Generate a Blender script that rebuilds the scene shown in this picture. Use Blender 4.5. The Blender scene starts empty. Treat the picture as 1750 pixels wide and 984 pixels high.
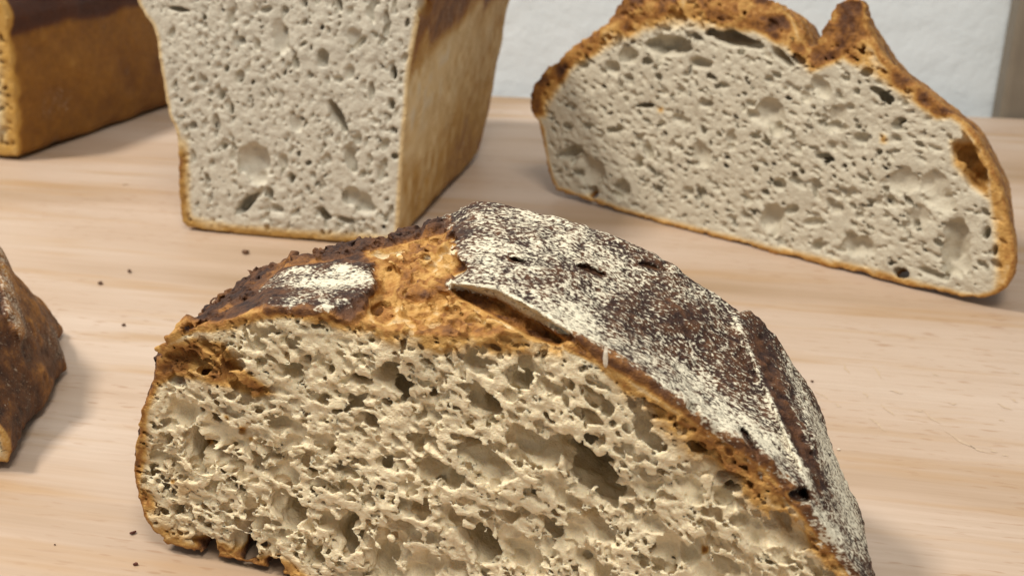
import bpy, math, random, time
import numpy as np

T0 = time.time()
SC = bpy.context.scene
COL = SC.collection
R = math.radians

# ------------------------------------------------------------------ camera, world, lights
F_PX, CX, CY = 1876.0, 875.0, 492.0          # focal length and centre in photograph pixels
PITCH, CAM_H = 23.0, 0.175
cd = bpy.data.cameras.new('camera')
cam = bpy.data.objects.new('camera', cd); COL.objects.link(cam)
cd.sensor_width = 36.0
cd.lens = 36.0 * F_PX / 1750.0
cd.clip_start, cd.clip_end = 0.01, 50.0
cam.location = (0, 0, CAM_H)
cam.rotation_euler = (R(90 - PITCH), 0, 0)
cd.dof.use_dof = True
cd.dof.focus_distance = 0.275
cd.dof.aperture_fstop = 22.0
SC.camera = cam

world = bpy.data.worlds.new('World'); SC.world = world
world.use_nodes = True
bg = world.node_tree.nodes['Background']
bg.inputs['Color'].default_value = (0.93, 0.97, 1.0, 1)
bg.inputs['Strength'].default_value = 0.34

def area(name, loc, target, size, power, color):
    l = bpy.data.lights.new(name, 'AREA'); l.shape = 'SQUARE'
    l.size = size; l.energy = power; l.color = color
    o = bpy.data.objects.new(name, l); COL.objects.link(o)
    o.location = loc
    from mathutils import Vector
    o.rotation_euler = (Vector(target) - Vector(loc)).to_track_quat('-Z', 'Y').to_euler()
    return o
area('ceiling_lamp', (-0.78, 0.34, 1.20), (0.0, 0.33, 0.0), 0.18, 18.5, (1.0, 0.94, 0.85))
area('front_fill', (0.10, -0.15, 0.95), (0.03, 0.28, 0.03), 0.30, 6.8, (1.0, 0.96, 0.89))  # added fill light from the front, brightens the cut faces

SC.view_settings.view_transform = 'Standard'
SC.view_settings.look = 'None'
SC.view_settings.exposure = 0.0
SC.view_settings.gamma = 1.0
SC.render.engine = 'CYCLES'

# ------------------------------------------------------------------ pixel <-> place
cp, sp = math.cos(R(PITCH)), math.sin(R(PITCH))
def ray(px, py):
    a, b = (px - CX) / F_PX, -(py - CY) / F_PX
    return np.array([a, cp + b * sp, -sp + b * cp])
def ground(px, py):
    d = ray(px, py); t = -CAM_H / d[2]
    return np.array([d[0] * t, d[1] * t])
def on_plane(px, py, p0, n):
    """point where the pixel's ray meets the vertical plane through p0 (xy) with normal n (xy)"""
    d = ray(px, py); t = (p0[0] * n[0] + p0[1] * n[1]) / (d[0] * n[0] + d[1] * n[1])
    return np.array([d[0] * t, d[1] * t, CAM_H + d[2] * t])
def to_px(X, Y, Z):
    dz = Z - CAM_H
    depth = Y * cp - dz * sp
    up = Y * sp + dz * cp
    return CX + F_PX * X / depth, CY - F_PX * up / depth

# ------------------------------------------------------------------ numeric helpers
def noise3(shape, vox, wl, rng):
    """smooth lattice noise in about -1..1 ; wl = wavelength in mm (scalar or 3)"""
    if np.isscalar(wl): wl = (wl,) * 3
    lat = rng.uniform(-1, 1, [int(n * vox / w) + 3 for n, w in zip(shape, wl)]).astype(np.float32)
    for ax in range(3):
        p = np.arange(shape[ax]) * vox / wl[ax]
        i = p.astype(int); f = (p - i).astype(np.float32); f = f * f * (3 - 2 * f)
        sh = [1, 1, 1]; sh[ax] = -1; f = f.reshape(sh)
        a = np.take(lat, i, axis=ax); b = np.take(lat, i + 1, axis=ax)
        lat = a + (b - a) * f
    return lat * 1.3

def poly_sdf(P, gx, gz):
    """signed distance to polygon P on the grid gx, gz (negative inside)"""
    X, Z = np.meshgrid(gx, gz, indexing='ij')
    X = X.astype(np.float32); Z = Z.astype(np.float32)
    best = np.full(X.shape, 1e9, np.float32); ins = np.zeros(X.shape, bool)
    n = len(P)
    for i in range(n):
        x0, z0 = P[i]; x1, z1 = P[(i + 1) % n]
        ex, ez = x1 - x0, z1 - z0
        L = ex * ex + ez * ez + 1e-12
        t = np.clip(((X - x0) * ex + (Z - z0) * ez) / L, 0, 1)
        best = np.minimum(best, (X - x0 - t * ex) ** 2 + (Z - z0 - t * ez) ** 2)
        if abs(ez) > 1e-9:
            c = ((z0 > Z) != (z1 > Z)) & (X < ex * (Z - z0) / ez + x0)
            ins ^= c
    d = np.sqrt(best)
    return np.where(ins, -d, d).astype(np.float32)

def smooth_poly(P, it=2):
    P = [np.array(p, float) for p in P]
    for _ in range(it):
        Q = []
        for i in range(len(P)):
            a, b = P[i], P[(i + 1) % len(P)]
            Q += [a * .75 + b * .25, a * .25 + b * .75]
        P = Q
    return P

def sstep(a, b, x):
    t = np.clip((x - a) / (b - a), 0, 1)
    return t * t * (3 - 2 * t)

def surface_nets(S):
    ins = S < 0
    c = np.zeros(tuple(n - 1 for n in S.shape), np.int8)
    sl = (slice(0, -1), slice(1, None))
    offs = [(i, j, k) for i in (0, 1) for j in (0, 1) for k in (0, 1)]
    for o in offs: c += ins[sl[o[0]], sl[o[1]], sl[o[2]]]
    act = (c > 0) & (c < 8)
    I, J, K = np.nonzero(act)
    N = len(I)
    cid = np.full(act.shape, -1, np.int32); cid[I, J, K] = np.arange(N)
    V = {o: S[I + o[0], J + o[1], K + o[2]] for o in offs}
    acc = np.zeros((N, 3), np.float32); cnt = np.zeros(N, np.float32)
    for a in offs:
        for ax in range(3):
            if a[ax]: continue
            b = tuple(1 if q == ax else a[q] for q in range(3))
            va, vb = V[a], V[b]
            m = (va < 0) != (vb < 0)
            t = np.where(m, va / np.where(m, va - vb, 1), 0)
            for q in range(3):
                acc[:, q] += np.where(m, a[q] + (t if q == ax else 0), 0)
            cnt += m
    pos = np.stack([I, J, K], 1) + acc / cnt[:, None]
    quads = []
    A = ins[:-1, 1:-1, 1:-1]; B = ins[1:, 1:-1, 1:-1]
    i, j, k = np.nonzero(A != B); j += 1; k += 1
    q = np.stack([cid[i, j-1, k-1], cid[i, j, k-1], cid[i, j, k], cid[i, j-1, k]], 1)
    f = ~ins[i, j, k]; q[f] = q[f][:, ::-1]; quads.append(q)
    A = ins[1:-1, :-1, 1:-1]; B = ins[1:-1, 1:, 1:-1]
    i, j, k = np.nonzero(A != B); i += 1; k += 1
    q = np.stack([cid[i-1, j, k-1], cid[i-1, j, k], cid[i, j, k], cid[i, j, k-1]], 1)
    f = ~ins[i, j, k]; q[f] = q[f][:, ::-1]; quads.append(q)
    A = ins[1:-1, 1:-1, :-1]; B = ins[1:-1, 1:-1, 1:]
    i, j, k = np.nonzero(A != B); i += 1; j += 1
    q = np.stack([cid[i-1, j-1, k], cid[i, j-1, k], cid[i, j, k], cid[i-1, j, k]], 1)
    f = ~ins[i, j, k]; q[f] = q[f][:, ::-1]; quads.append(q)
    return pos, np.concatenate(quads), (I, J, K)

def trilinear(A, pos):
    p = np.clip(pos, 0, np.array(A.shape) - 1.001)
    i = p.astype(int); f = (p - i).astype(np.float32)
    r = 0
    for a in (0, 1):
        for b in (0, 1):
            for c in (0, 1):
                w = (f[:, 0] if a else 1 - f[:, 0]) * (f[:, 1] if b else 1 - f[:, 1]) * (f[:, 2] if c else 1 - f[:, 2])
                r = r + w * A[i[:, 0] + a, i[:, 1] + b, i[:, 2] + c]
    return r

# masks drawn as polygons in photograph pixels, then laid onto the surface they fall on
MGX = np.arange(-500, 2100, 4.0); MGY = np.arange(-300, 1500, 4.0)
def mask_img(poly, soft):
    d = poly_sdf(poly, MGX, MGY)
    return 1 - sstep(-soft, soft, d)
def mask_at(img, px, py):
    px = px.astype(np.float32); py = py.astype(np.float32)
    i = np.clip(((px + 500) / 4), 0, len(MGX) - 1.01); j = np.clip(((py + 300) / 4), 0, len(MGY) - 1.01)
    i0 = i.astype(int); j0 = j.astype(int); fi = i - i0; fj = j - j0
    return (img[i0, j0] * (1-fi) * (1-fj) + img[i0+1, j0] * fi * (1-fj) + img[i0, j0+1] * (1-fi) * fj + img[i0+1, j0+1] * fi * fj)

# ------------------------------------------------------------------ materials
def new_mat(name):
    m = bpy.data.materials.new(name); m.use_nodes = True
    nt = m.node_tree
    return m, nt, nt.nodes['Principled BSDF']
def N(nt, t, **kw):
    n = nt.nodes.new(t)
    for k, v in kw.items():
        if k.startswith('i_'): n.inputs[k[2:].replace('_', ' ')].default_value = v
        else: setattr(n, k, v)
    return n
def math_n(nt, op, a, b=None, c=None, clamp=False):
    n = nt.nodes.new('ShaderNodeMath'); n.operation = op; n.use_clamp = clamp
    for s, v in zip(n.inputs, (a, b, c)):
        if v is None: continue
        if isinstance(v, (int, float)): s.default_value = v
        else: nt.links.new(v, s)
    return n.outputs[0]
def ramp(nt, fac, stops, interp='LINEAR'):
    n = nt.nodes.new('ShaderNodeValToRGB'); cr = n.color_ramp; cr.interpolation = interp
    while len(cr.elements) < len(stops): cr.elements.new(0.5)
    for e, (p, c) in zip(cr.elements, stops):
        e.position = p; e.color = tuple(c) + (1,) if len(c) == 3 else c
    nt.links.new(fac, n.inputs[0]); return n.outputs[0]
def mixc(nt, fac, a, b, mode='MIX'):
    n = nt.nodes.new('ShaderNodeMix'); n.data_type = 'RGBA'; n.blend_type = mode
    for s, v in ((n.inputs[0], fac), (n.inputs[6], a), (n.inputs[7], b)):
        if isinstance(v, (int, float)): s.default_value = v
        elif isinstance(v, tuple): s.default_value = v + (1,) if len(v) == 3 else v
        else: nt.links.new(v, s)
    return n.outputs[2]
def noise_n(nt, vec, scale, detail=3, rough=0.55):
    n = nt.nodes.new('ShaderNodeTexNoise'); n.inputs['Scale'].default_value = scale
    n.inputs['Detail'].default_value = detail; n.inputs['Roughness'].default_value = rough
    if vec is not None: nt.links.new(vec, n.inputs['Vector'])
    return n.outputs['Fac']

def bread_mat(name, crumb=(0.60, 0.52, 0.385), stops=None, sss=0.0, gloss=0.62, flour_col=(0.68, 0.62, 0.47), mott=1.0):
    m, nt, b = new_mat(name)
    at = nt.nodes.new('ShaderNodeAttribute'); at.attribute_name = 'paint'
    sep = nt.nodes.new('ShaderNodeSeparateColor'); nt.links.new(at.outputs['Color'], sep.inputs[0])
    toast, flour, hi = sep.outputs[0], sep.outputs[1], sep.outputs[2]
    tc = nt.nodes.new('ShaderNodeTexCoord').outputs['Object']
    n1 = noise_n(nt, tc, 260, 3); n2 = noise_n(nt, tc, 900, 3); n3 = noise_n(nt, tc, 90, 2)
    t = math_n(nt, 'ADD', toast, math_n(nt, 'MULTIPLY', math_n(nt, 'SUBTRACT', n1, 0.5),
               math_n(nt, 'MULTIPLY_ADD', math_n(nt, 'MINIMUM', toast, 0.6), 0.75 * mott, 0.02)), clamp=True)
    t = math_n(nt, 'ADD', t, math_n(nt, 'MULTIPLY', math_n(nt, 'SUBTRACT', n2, 0.5), math_n(nt, 'MULTIPLY', math_n(nt, 'MINIMUM', toast, 0.5), 0.7 * mott)), clamp=True)
    stops = stops or [(0, crumb), (0.16, (0.64, 0.50, 0.30)), (0.36, (0.51, 0.29, 0.085)), (0.55, (0.30, 0.13, 0.030)),
                      (0.75, (0.115, 0.047, 0.018)), (1.0, (0.03, 0.014, 0.010))]
    col = ramp(nt, t, stops)
    n5 = noise_n(nt, tc, 2600, 1)
    var = math_n(nt, 'ADD', math_n(nt, 'MULTIPLY_ADD', n3, 0.24, 0.78), math_n(nt, 'MULTIPLY', n5, 0.22))
    hv = nt.nodes.new('ShaderNodeCombineColor')
    for s in hv.inputs: nt.links.new(var, s)
    col = mixc(nt, 1.0, col, hv.outputs[0], 'MULTIPLY')
    # flour grains: lie on the raised bits of the skin
    mp = N(nt, 'ShaderNodeMapping'); mp.inputs['Rotation'].default_value = (0, R(25), 0); mp.inputs['Scale'].default_value = (0.6, 1, 1)
    nt.links.new(tc, mp.inputs[0])
    n4 = noise_n(nt, mp.outputs[0], 1450, 2, .6)
    g = math_n(nt, 'ADD', math_n(nt, 'MULTIPLY', hi, 0.12), math_n(nt, 'MULTIPLY', n4, 0.88))
    g = math_n(nt, 'ADD', g, math_n(nt, 'MULTIPLY_ADD', flour, 0.40, -0.74))
    mr = nt.nodes.new('ShaderNodeMapRange'); mr.interpolation_type = 'SMOOTHSTEP'
    mr.inputs[1].default_value = -0.07; mr.inputs[2].default_value = 0.13
    nt.links.new(g, mr.inputs[0])
    fm = math_n(nt, 'MULTIPLY', mr.outputs[0], math_n(nt, 'MULTIPLY', flour, 6.0, clamp=True), clamp=True)
    col = mixc(nt, fm, col, flour_col)
    nt.links.new(col, b.inputs['Base Color'])
    nt.links.new(math_n(nt, 'MAXIMUM', math_n(nt, 'MULTIPLY_ADD', fm, 0.3, gloss), math_n(nt, 'MULTIPLY_ADD', toast, -0.8, 0.9)), b.inputs['Roughness'])
    b.inputs['Specular IOR Level'].default_value = 0.22
    if sss:
        nt.links.new(math_n(nt, 'MULTIPLY', math_n(nt, 'SUBTRACT', 1.0, math_n(nt, 'MULTIPLY', toast, 2.5, clamp=True)), sss), b.inputs['Subsurface Weight'])
        b.inputs['Subsurface Radius'].default_value = (1.0, 0.75, 0.5)
        b.inputs['Subsurface Scale'].default_value = 0.0012
    bp = nt.nodes.new('ShaderNodeBump'); bp.inputs['Strength'].default_value = 0.6; bp.inputs['Distance'].default_value = 0.0007
    nt.links.new(math_n(nt, 'ADD', math_n(nt, 'ADD', n2, math_n(nt, 'MULTIPLY', n4, 0.9)), math_n(nt, 'MULTIPLY', n5, 0.6)), bp.inputs['Height'])
    nt.links.new(bp.outputs[0], b.inputs['Normal'])
    return m

# ------------------------------------------------------------------ bread builder
def tag(o, label, cat, group=None):
    o['label'] = label; o['category'] = cat
    if group: o['group'] = group

class Loaf:
    """half loaf in a local frame: u along the cut face, v into the loaf, z up; millimetres"""
    def __init__(s, corner, yaw_vec, seed):
        u = np.array(yaw_vec, float); s.u = u / np.linalg.norm(u)
        s.v = np.array([-s.u[1], s.u[0]]); s.o = np.array(corner, float)
        s.rng = np.random.default_rng(seed)
    def face(s, px, py, v=0.0):
        """pixel -> (u, z) mm on the plane v mm behind the face"""
        p0 = s.o + s.v * v / 1000
        p = on_plane(px, py, p0, s.v)
        return np.array([(p[:2] - s.o) @ s.u * 1000, p[2] * 1000])
    def outline(s, pts, v=0.0, it=2):
        P = [s.face(x, y, v) for x, y in pts]
        P = [np.array([p[0], max(p[1], 0.0)]) for p in P]
        return smooth_poly(P, it)
    def world(s, U, V, Z):
        return (s.o[0] + (s.u[0] * U + s.v[0] * V) / 1000, s.o[1] + (s.u[1] * U + s.v[1] * V) / 1000, Z / 1000)
    def grid(s, keys, vox, vend, pad=5.0):
        allp = np.concatenate([np.array(p) for _, p in keys])
        s.vox = vox
        s.lo = np.array([allp[:, 0].min() - pad, -3.0, -3.0 * vox])
        hi = np.array([allp[:, 0].max() + pad, vend + pad, allp[:, 1].max() + pad])
        s.gx, s.gy, s.gz = [np.arange(a, b, vox, dtype=np.float32) for a, b in zip(s.lo, hi)]
        s.shape = (len(s.gx), len(s.gy), len(s.gz))
        maps = [poly_sdf(p, s.gx, s.gz) for _, p in keys]
        vs = [v for v, _ in keys]
        d = np.empty(s.shape, np.float32)
        for j, y in enumerate(s.gy):
            if y <= vs[0]: d[:, j] = maps[0]
            elif y >= vs[-1]: d[:, j] = maps[-1] + (y - vs[-1])
            else:
                k = max(i for i in range(len(vs)) if vs[i] <= y)
                t = (y - vs[k]) / (vs[k + 1] - vs[k]); 
                d[:, j] = maps[k] * (1 - t) + maps[k + 1] * t
        s.d0 = d
        # pixel position of every voxel
        U = s.gx[:, None, None]; Vv = s.gy[None, :, None]; Z = s.gz[None, None, :]
        X, Y, Zw = s.world(U, Vv, Z)
        X, Y, Zw = np.broadcast_arrays(X, Y, Zw)
        s.band = np.nonzero((np.abs(d) < 9.0).ravel())[0]
        pick = lambda a: a.ravel()[s.band] if a.flags.c_contiguous else a[np.unravel_index(s.band, s.shape)]
        s.px, s.py = to_px(pick(X).astype(np.float32), pick(Y).astype(np.float32), pick(Zw).astype(np.float32))
    def mask(s, poly, soft):
        out = np.zeros(int(np.prod(s.shape)), np.float32)
        out[s.band] = mask_at(mask_img(poly, soft).astype(np.float32), s.px, s.py)
        return out.reshape(s.shape)
    def sample(s, a, pos):
        return mask_at(a[0], s.vpx, s.vpy) if isinstance(a, tuple) else trilinear(a, pos)
    def n(s, wl): return noise3(s.shape, s.vox, wl, s.rng)
    def carve(s, S, c, r, ang, warp, amt=0.35, el=None):
        """subtract an ellipsoid: c (u,v,z) mm, r (along, depth, across), ang in the face plane"""
        R_ = max(r) * 1.5 + s.vox * 2
        i0 = np.maximum(((np.array(c) - R_ - s.lo) / s.vox).astype(int), 0)
        i1 = np.minimum(((np.array(c) + R_ - s.lo) / s.vox).astype(int) + 2, s.shape)
        if (i1 - i0).min() <= 0: return
        w = tuple(slice(a, b) for a, b in zip(i0, i1))
        x = s.gx[w[0]][:, None, None] - c[0]; y = s.gy[w[1]][None, :, None] - c[1]; z = s.gz[w[2]][None, None, :] - c[2]
        ca, sa = math.cos(ang), math.sin(ang)
        e = np.sqrt(((x * ca + z * sa) / r[0]) ** 2 + (y / r[1]) ** 2 + ((-x * sa + z * ca) / r[2]) ** 2)
        e = (e - 1 + warp[w] * amt) * min(r)
        np.maximum(S[w], -e, out=S[w])
    def px_hole(s, S, h, warp, vplane=0.0):
        """h = (px, py, a_px, b_px, angle deg (image, + = down right), depth factor[, amt])"""
        px, py, a, b, ang, dep = h[:6]
        c = s.face(px, py, vplane); c2 = s.face(px + 10, py, vplane)
        mm = abs(c2[0] - c[0]) / 10
        ca = s.face(px, py + 10, vplane); mmz = abs(ca[1] - c[1]) / 10
        m = (mm + mmz) / 2
        ra, rb = a * m, b * m
        rd = max(ra, rb) * dep
        s.carve(S, (c[0], vplane + (0.15 * rd if vplane == 0 else 0), c[1]), (ra, rd, rb), -R(ang), warp, h[6] if len(h) > 6 else 0.25)
        if vplane == 0 and dep > 1.2:      # a deep pore runs on, down into the loaf
            s.carve(S, (c[0] + .1 * ra, 0.9 * rd, c[1] - 0.42 * rd), (ra * .85, rd * .8, rb * .95), -R(ang), warp, .25)
    def finish(s, S, name, label, paint, mats, crust_depth=1.8, extra=None, category='bread', group=None):
        """paint(pos_idx) -> dict(toast, flour, hi) arrays per vertex; splits crust / crumb into parts"""
        S[[0, -1]] = np.maximum(S[[0, -1]], .1); S[:, [0, -1]] = np.maximum(S[:, [0, -1]], .1); S[:, :, [0, -1]] = np.maximum(S[:, :, [0, -1]], .1)
        pos, quads, ijk = surface_nets(S)
        co = pos * s.vox + s.lo
        # drop loose scraps: keep the biggest connected piece
        lab = np.arange(len(co))
        e = np.concatenate([quads[:, [0, 1]], quads[:, [1, 2]], quads[:, [2, 3]]])
        for _ in range(200):
            m = np.minimum(lab[e[:, 0]], lab[e[:, 1]]); old = lab.copy()
            np.minimum.at(lab, e[:, 0], m); np.minimum.at(lab, e[:, 1], m)
            lab = lab[lab]
            if (old == lab).all(): break
        ids, counts = np.unique(lab, return_counts=True)
        keepv = lab == ids[counts.argmax()]
        quads = quads[keepv[quads[:, 0]]]
        s.vpx, s.vpy = to_px(*s.world(co[:, 0], co[:, 1], co[:, 2]))
        att = paint(pos, co)
        zmin = co[keepv][:, 2].min(); co = co - np.array([0, 0, zmin]); s.co = co
        # smooth normals of the whole surface so that the parts join invisibly
        a, b, c, d = (co[quads[:, i]] for i in range(4))
        fn = np.cross(c - a, d - b)
        nrm = np.zeros_like(co)
        for i in range(4):
            for q in range(3):
                nrm[:, q] += np.bincount(quads[:, i], fn[:, q], len(co))
        nrm /= np.linalg.norm(nrm, axis=1)[:, None] + 1e-12
        root = bpy.data.objects.new(name, None); COL.objects.link(root)
        root.empty_display_size = 0.02
        root.location = (s.o[0], s.o[1], 0); root.rotation_euler = (0, 0, math.atan2(s.u[1], s.u[0]))
        tag(root, label, category, group)
        part = np.where(att['depth'][quads].mean(1) < crust_depth, 0, 1)
        names = ['crust', 'crumb']
        if extra is not None:
            for k, (nm, fmask) in enumerate(extra):
                part = np.where((fmask[quads].mean(1) > 0.5) & (part == 0), 2 + k, part); names.append(nm)
        tris = 0
        for k, nm in enumerate(names):
            q = quads[part == k]
            if not len(q): continue
            used = np.unique(q); rm = np.full(len(co), -1, np.int32); rm[used] = np.arange(len(used))
            q = rm[q]
            me = bpy.data.meshes.new(nm)
            me.vertices.add(len(used)); me.vertices.foreach_set('co', (co[used] / 1000).astype(np.float32).ravel())
            me.loops.add(q.size); me.loops.foreach_set('vertex_index', q.astype(np.int32).ravel())
            me.polygons.add(len(q)); me.polygons.foreach_set('loop_start', np.arange(0, q.size, 4, dtype=np.int32))
            me.polygons.foreach_set('loop_total', np.full(len(q), 4, np.int32))
            me.update(calc_edges=True); me.validate()
            me.polygons.foreach_set('use_smooth', np.ones(len(me.polygons), bool))
            ca = me.color_attributes.new('paint', 'FLOAT_COLOR', 'POINT')
            arr = np.stack([att['toast'][used], att['flour'][used], att['hi'][used], np.ones(len(used))], 1).astype(np.float32)
            ca.data.foreach_set('color', arr.ravel())
            me.normals_split_custom_set_from_vertices(nrm[used].astype(np.float32))
            me.materials.append(mats)
            o = bpy.data.objects.new(nm, me); COL.objects.link(o); o.parent = root
            tris += 2 * len(q)
        print('%s: grid %s, %d tris, %.1fs' % (name, s.shape, tris, time.time() - T0))
        return root

def scatter(L, S, warp, count, vr, rr, power, inside, elong, angf, zone=None, amt=0.35):
    """random bubbles just behind the face"""
    rng = L.rng; k = 0; tries = 0
    x0, x1, z1 = L.gx[0], L.gx[-1], L.gz[-1]
    while k < count and tries < count * 6:
        tries += 1
        c = (rng.uniform(x0, x1), rng.uniform(*vr), rng.uniform(0, z1))
        i = ((np.array(c) - L.lo) / L.vox).astype(int)
        if (i < 0).any() or (i >= L.shape).any(): continue
        r = rr[0] * (rr[1] / rr[0]) ** (rng.random() ** power)
        if L.d0[tuple(i)] > -(inside + r * 0.8): continue
        e = rng.uniform(1.0, elong)
        L.carve(S, c, (r * e, r * rng.uniform(0.8, 1.4), r * rng.uniform(0.65, 1.0)), angf(c[0], c[2]) + rng.normal(0, .35), warp, amt)
        k += 1

# =================================================================== front loaf
def build_front():
    A = ground(300, 945); B = ground(480, 988)
    L = Loaf(A, B - A, 11)
    f0 = [(300,945),(255,898),(232,845),(229,790),(245,720),(262,650),(278,598),(330,572),(385,556),(450,542),(540,540),(620,560),
          (700,582),(790,580),(880,575),(960,592),(1030,634),(1110,684),(1200,742),(1290,798),(1345,860),(1405,930),(1465,1010),(1510,1110),
          (1505,1180),(1460,1225)]
    f25 = [(330,905),(285,850),(250,790),(244,730),(255,670),(272,605),(320,548),(400,500),(470,470),(560,460),(640,462),(700,462),(760,450),
           (850,452),(950,490),(1040,545),(1130,605),(1220,680),(1362,742),(1420,835),(1458,930),(1480,1040),(1505,1120),(1490,1170)]
    f55 = [(360,800),(310,750),(285,690),(280,640),(300,585),(350,535),(410,478),(500,432),(600,407),(680,387),(750,367),(830,362),(930,378),
           (1000,398),(1065,425),(1135,460),(1210,500),(1275,552),(1320,605),(1370,690),(1410,780),(1440,850),(1458,920),(1450,990)]
    def fix(P):
        P = list(P); u0, u1 = P[0][0], P[-1][0]
        return P
    def mk(pts, v, shrink=0):
        P = [L.face(x, y, v) for x, y in pts]
        P[0][1] = 0; P[-1][1] = 0
        P = [np.array([p[0], max(p[1], 0)]) for p in P]
        P.insert(0, np.array([P[0][0] * .7 + P[-1][0] * .3, 0.0])); P.append(np.array([P[0][0] * .3 + P[-1][0] * .7, 0.0]))
        return smooth_poly(P, 1)
    K0, K25, K55 = mk(f0, 0), mk(f25, 25), mk(f55, 55)
    print('front face mm', np.array(K0).min(0), np.array(K0).max(0), 'K55', np.array(K55).min(0), np.array(K55).max(0))
    cx = np.mean([p[0] for p in K55])
    K75 = [np.array([cx + (p[0] - cx) * .80, p[1] * .78]) for p in K55]
    K92 = [np.array([cx + (p[0] - cx) * .35, p[1] * .35]) for p in K55]
    L.grid([(0, K0), (25, K25), (55, K55), (75, K75), (92, K92)], 0.45, 94)
    M = L.mask
    MV = lambda poly, soft: (mask_img(poly, soft).astype(np.float32),)
    # floured skin plate with the ear lip along its lower edge
    plate_poly = [(755,380),(770,440),(800,470),(765,494),(850,508),(920,545),(972,578),(1035,640),(1110,690),(1200,748),(1290,806),(1330,850),(1390,840),(1340,720),
                  (1300,640),(1262,560),(1260,400),(1000,250),(800,250),(750,330)]
    side_poly = [(1250,550),(1290,640),(1330,730),(1375,835),(1380,865),(1350,870),(1300,800),(1345,880),(1400,940),(1450,1010),(1600,1100),(1600,700),(1400,500),(1300,520)]
    patch_poly = [(450,545),(445,500),(500,460),(560,455),(640,460),(640,500),(600,530),(540,548),(470,556)]
    grig_poly = [(600,600),(610,545),(640,520),(640,460),(590,430),(640,395),(700,385),(760,400),(790,460),(765,494),(850,515),(970,590),(1010,640),(880,640),(760,630)]
    dark_poly = [(240,620),(300,540),(400,470),(440,430),(560,380),(760,330),(770,400),(690,420),(610,440),(560,452),(480,462),(430,510),(370,545),(300,600),(262,640)]
    plate = M(plate_poly, 3.5); patch = M(patch_poly, 8); grig = M(grig_poly, 12); dark = M(dark_poly, 14); side = M(side_poly, 5)
    big = L.n(14); mid = L.n(5); fine = L.n((2.6, 1.7, 1.5)); hf = L.n(1.1)
    warp = 0.7 * mid + 0.5 * L.n(2.2)
    yv = L.gy[None, :, None]
    fade = 1 - .75 * M([(690,300),(690,420),(760,440),(790,400),(800,300)], 30)
    d = L.d0 + 0.9 * big - np.maximum(2.8 * plate * fade, 2.4 * side) - 1.0 * patch + 1.9 * sstep(3, 14, yv) * (1 - side)
    slash = M([(1290,585),(1297,582),(1308,604),(1328,655),(1352,710),(1376,765),(1400,812),(1412,842),(1398,846),(1380,812),(1354,765),(1330,712),(1306,660),(1292,612)], 5.5)
    tears = M([(982,462),(1000,462),(1036,478),(1034,484),(1004,474)], 2.5) + M([(850,448),(880,450),(905,460),(880,458)], 2.5) + M([(1085,458),(1110,460),(1140,474),(1110,468)], 2.5) + M([(1262,742),(1275,746),(1300,790),(1290,790)], 3)
    hollow = M([(632,522),(648,505),(655,470),(668,462),(688,478),(676,510),(684,535),(668,562),(640,562),(628,545)], 6)
    pit = M([(634,540),(650,528),(676,530),(678,552),(660,566),(640,562)], 4)
    under = M([(772,503),(800,503),(850,518),(915,558),(965,592),(955,604),(900,585),(845,550),(790,522)], 4)
    d += 0.7 * slash * np.clip(.55 + 1.1 * mid + .5 * fine, 0, 1.4) + 1.8 * tears + 2.6 * hollow + 4.0 * np.clip(pit * (.6 + 1.0 * mid + .5 * fine), 0, 1.3) + 3.6 * under
    smooth_skin = np.clip(plate + side + patch, 0, 1)
    rough = np.clip(grig + dark, 0, 1)
    d += 0.35 * mid * (1 - 0.3 * smooth_skin) + (0.30 + 0.35 * rough) * fine + (0.16 + 0.3 * rough) * hf
    # craggy dark ridge over the far left edge
    d -= dark * (1.8 * np.abs(mid) + 1.2 * np.abs(L.n(3.0)) - 1.0)
    # slash between plate and side strip, and the short tears in the plate
    yv = L.gy[None, :, None]
    facen = -yv + 0.40 * mid + 0.18 * fine + 0.15 * hf + 0.8 * big
    S = np.maximum(d, facen)
    dep_outer = -(L.d0 + 0.9 * big - np.maximum(2.4 * plate * fade, 2.1 * side) - 0.8 * patch + 1.9 * sstep(3, 14, yv) * (1 - side))
    # ---------- pores
    def ang(u, z): return -R(6) - R(30) * float(sstep(40, 120, u))
    scatter(L, S, warp, 520, (0.3, 5.0), (1.1, 3.0), 2.2, 3.0, 1.9, ang)
    scatter(L, S, warp, 3000, (-0.3, 2.4), (0.65, 1.5), 1.6, 1.6, 2.0, ang, amt=.45)
    scatter(L, S, warp, 6500, (-0.2, 1.2), (0.42, 0.75), 1.0, 0.6, 1.7, ang, amt=.45)
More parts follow.
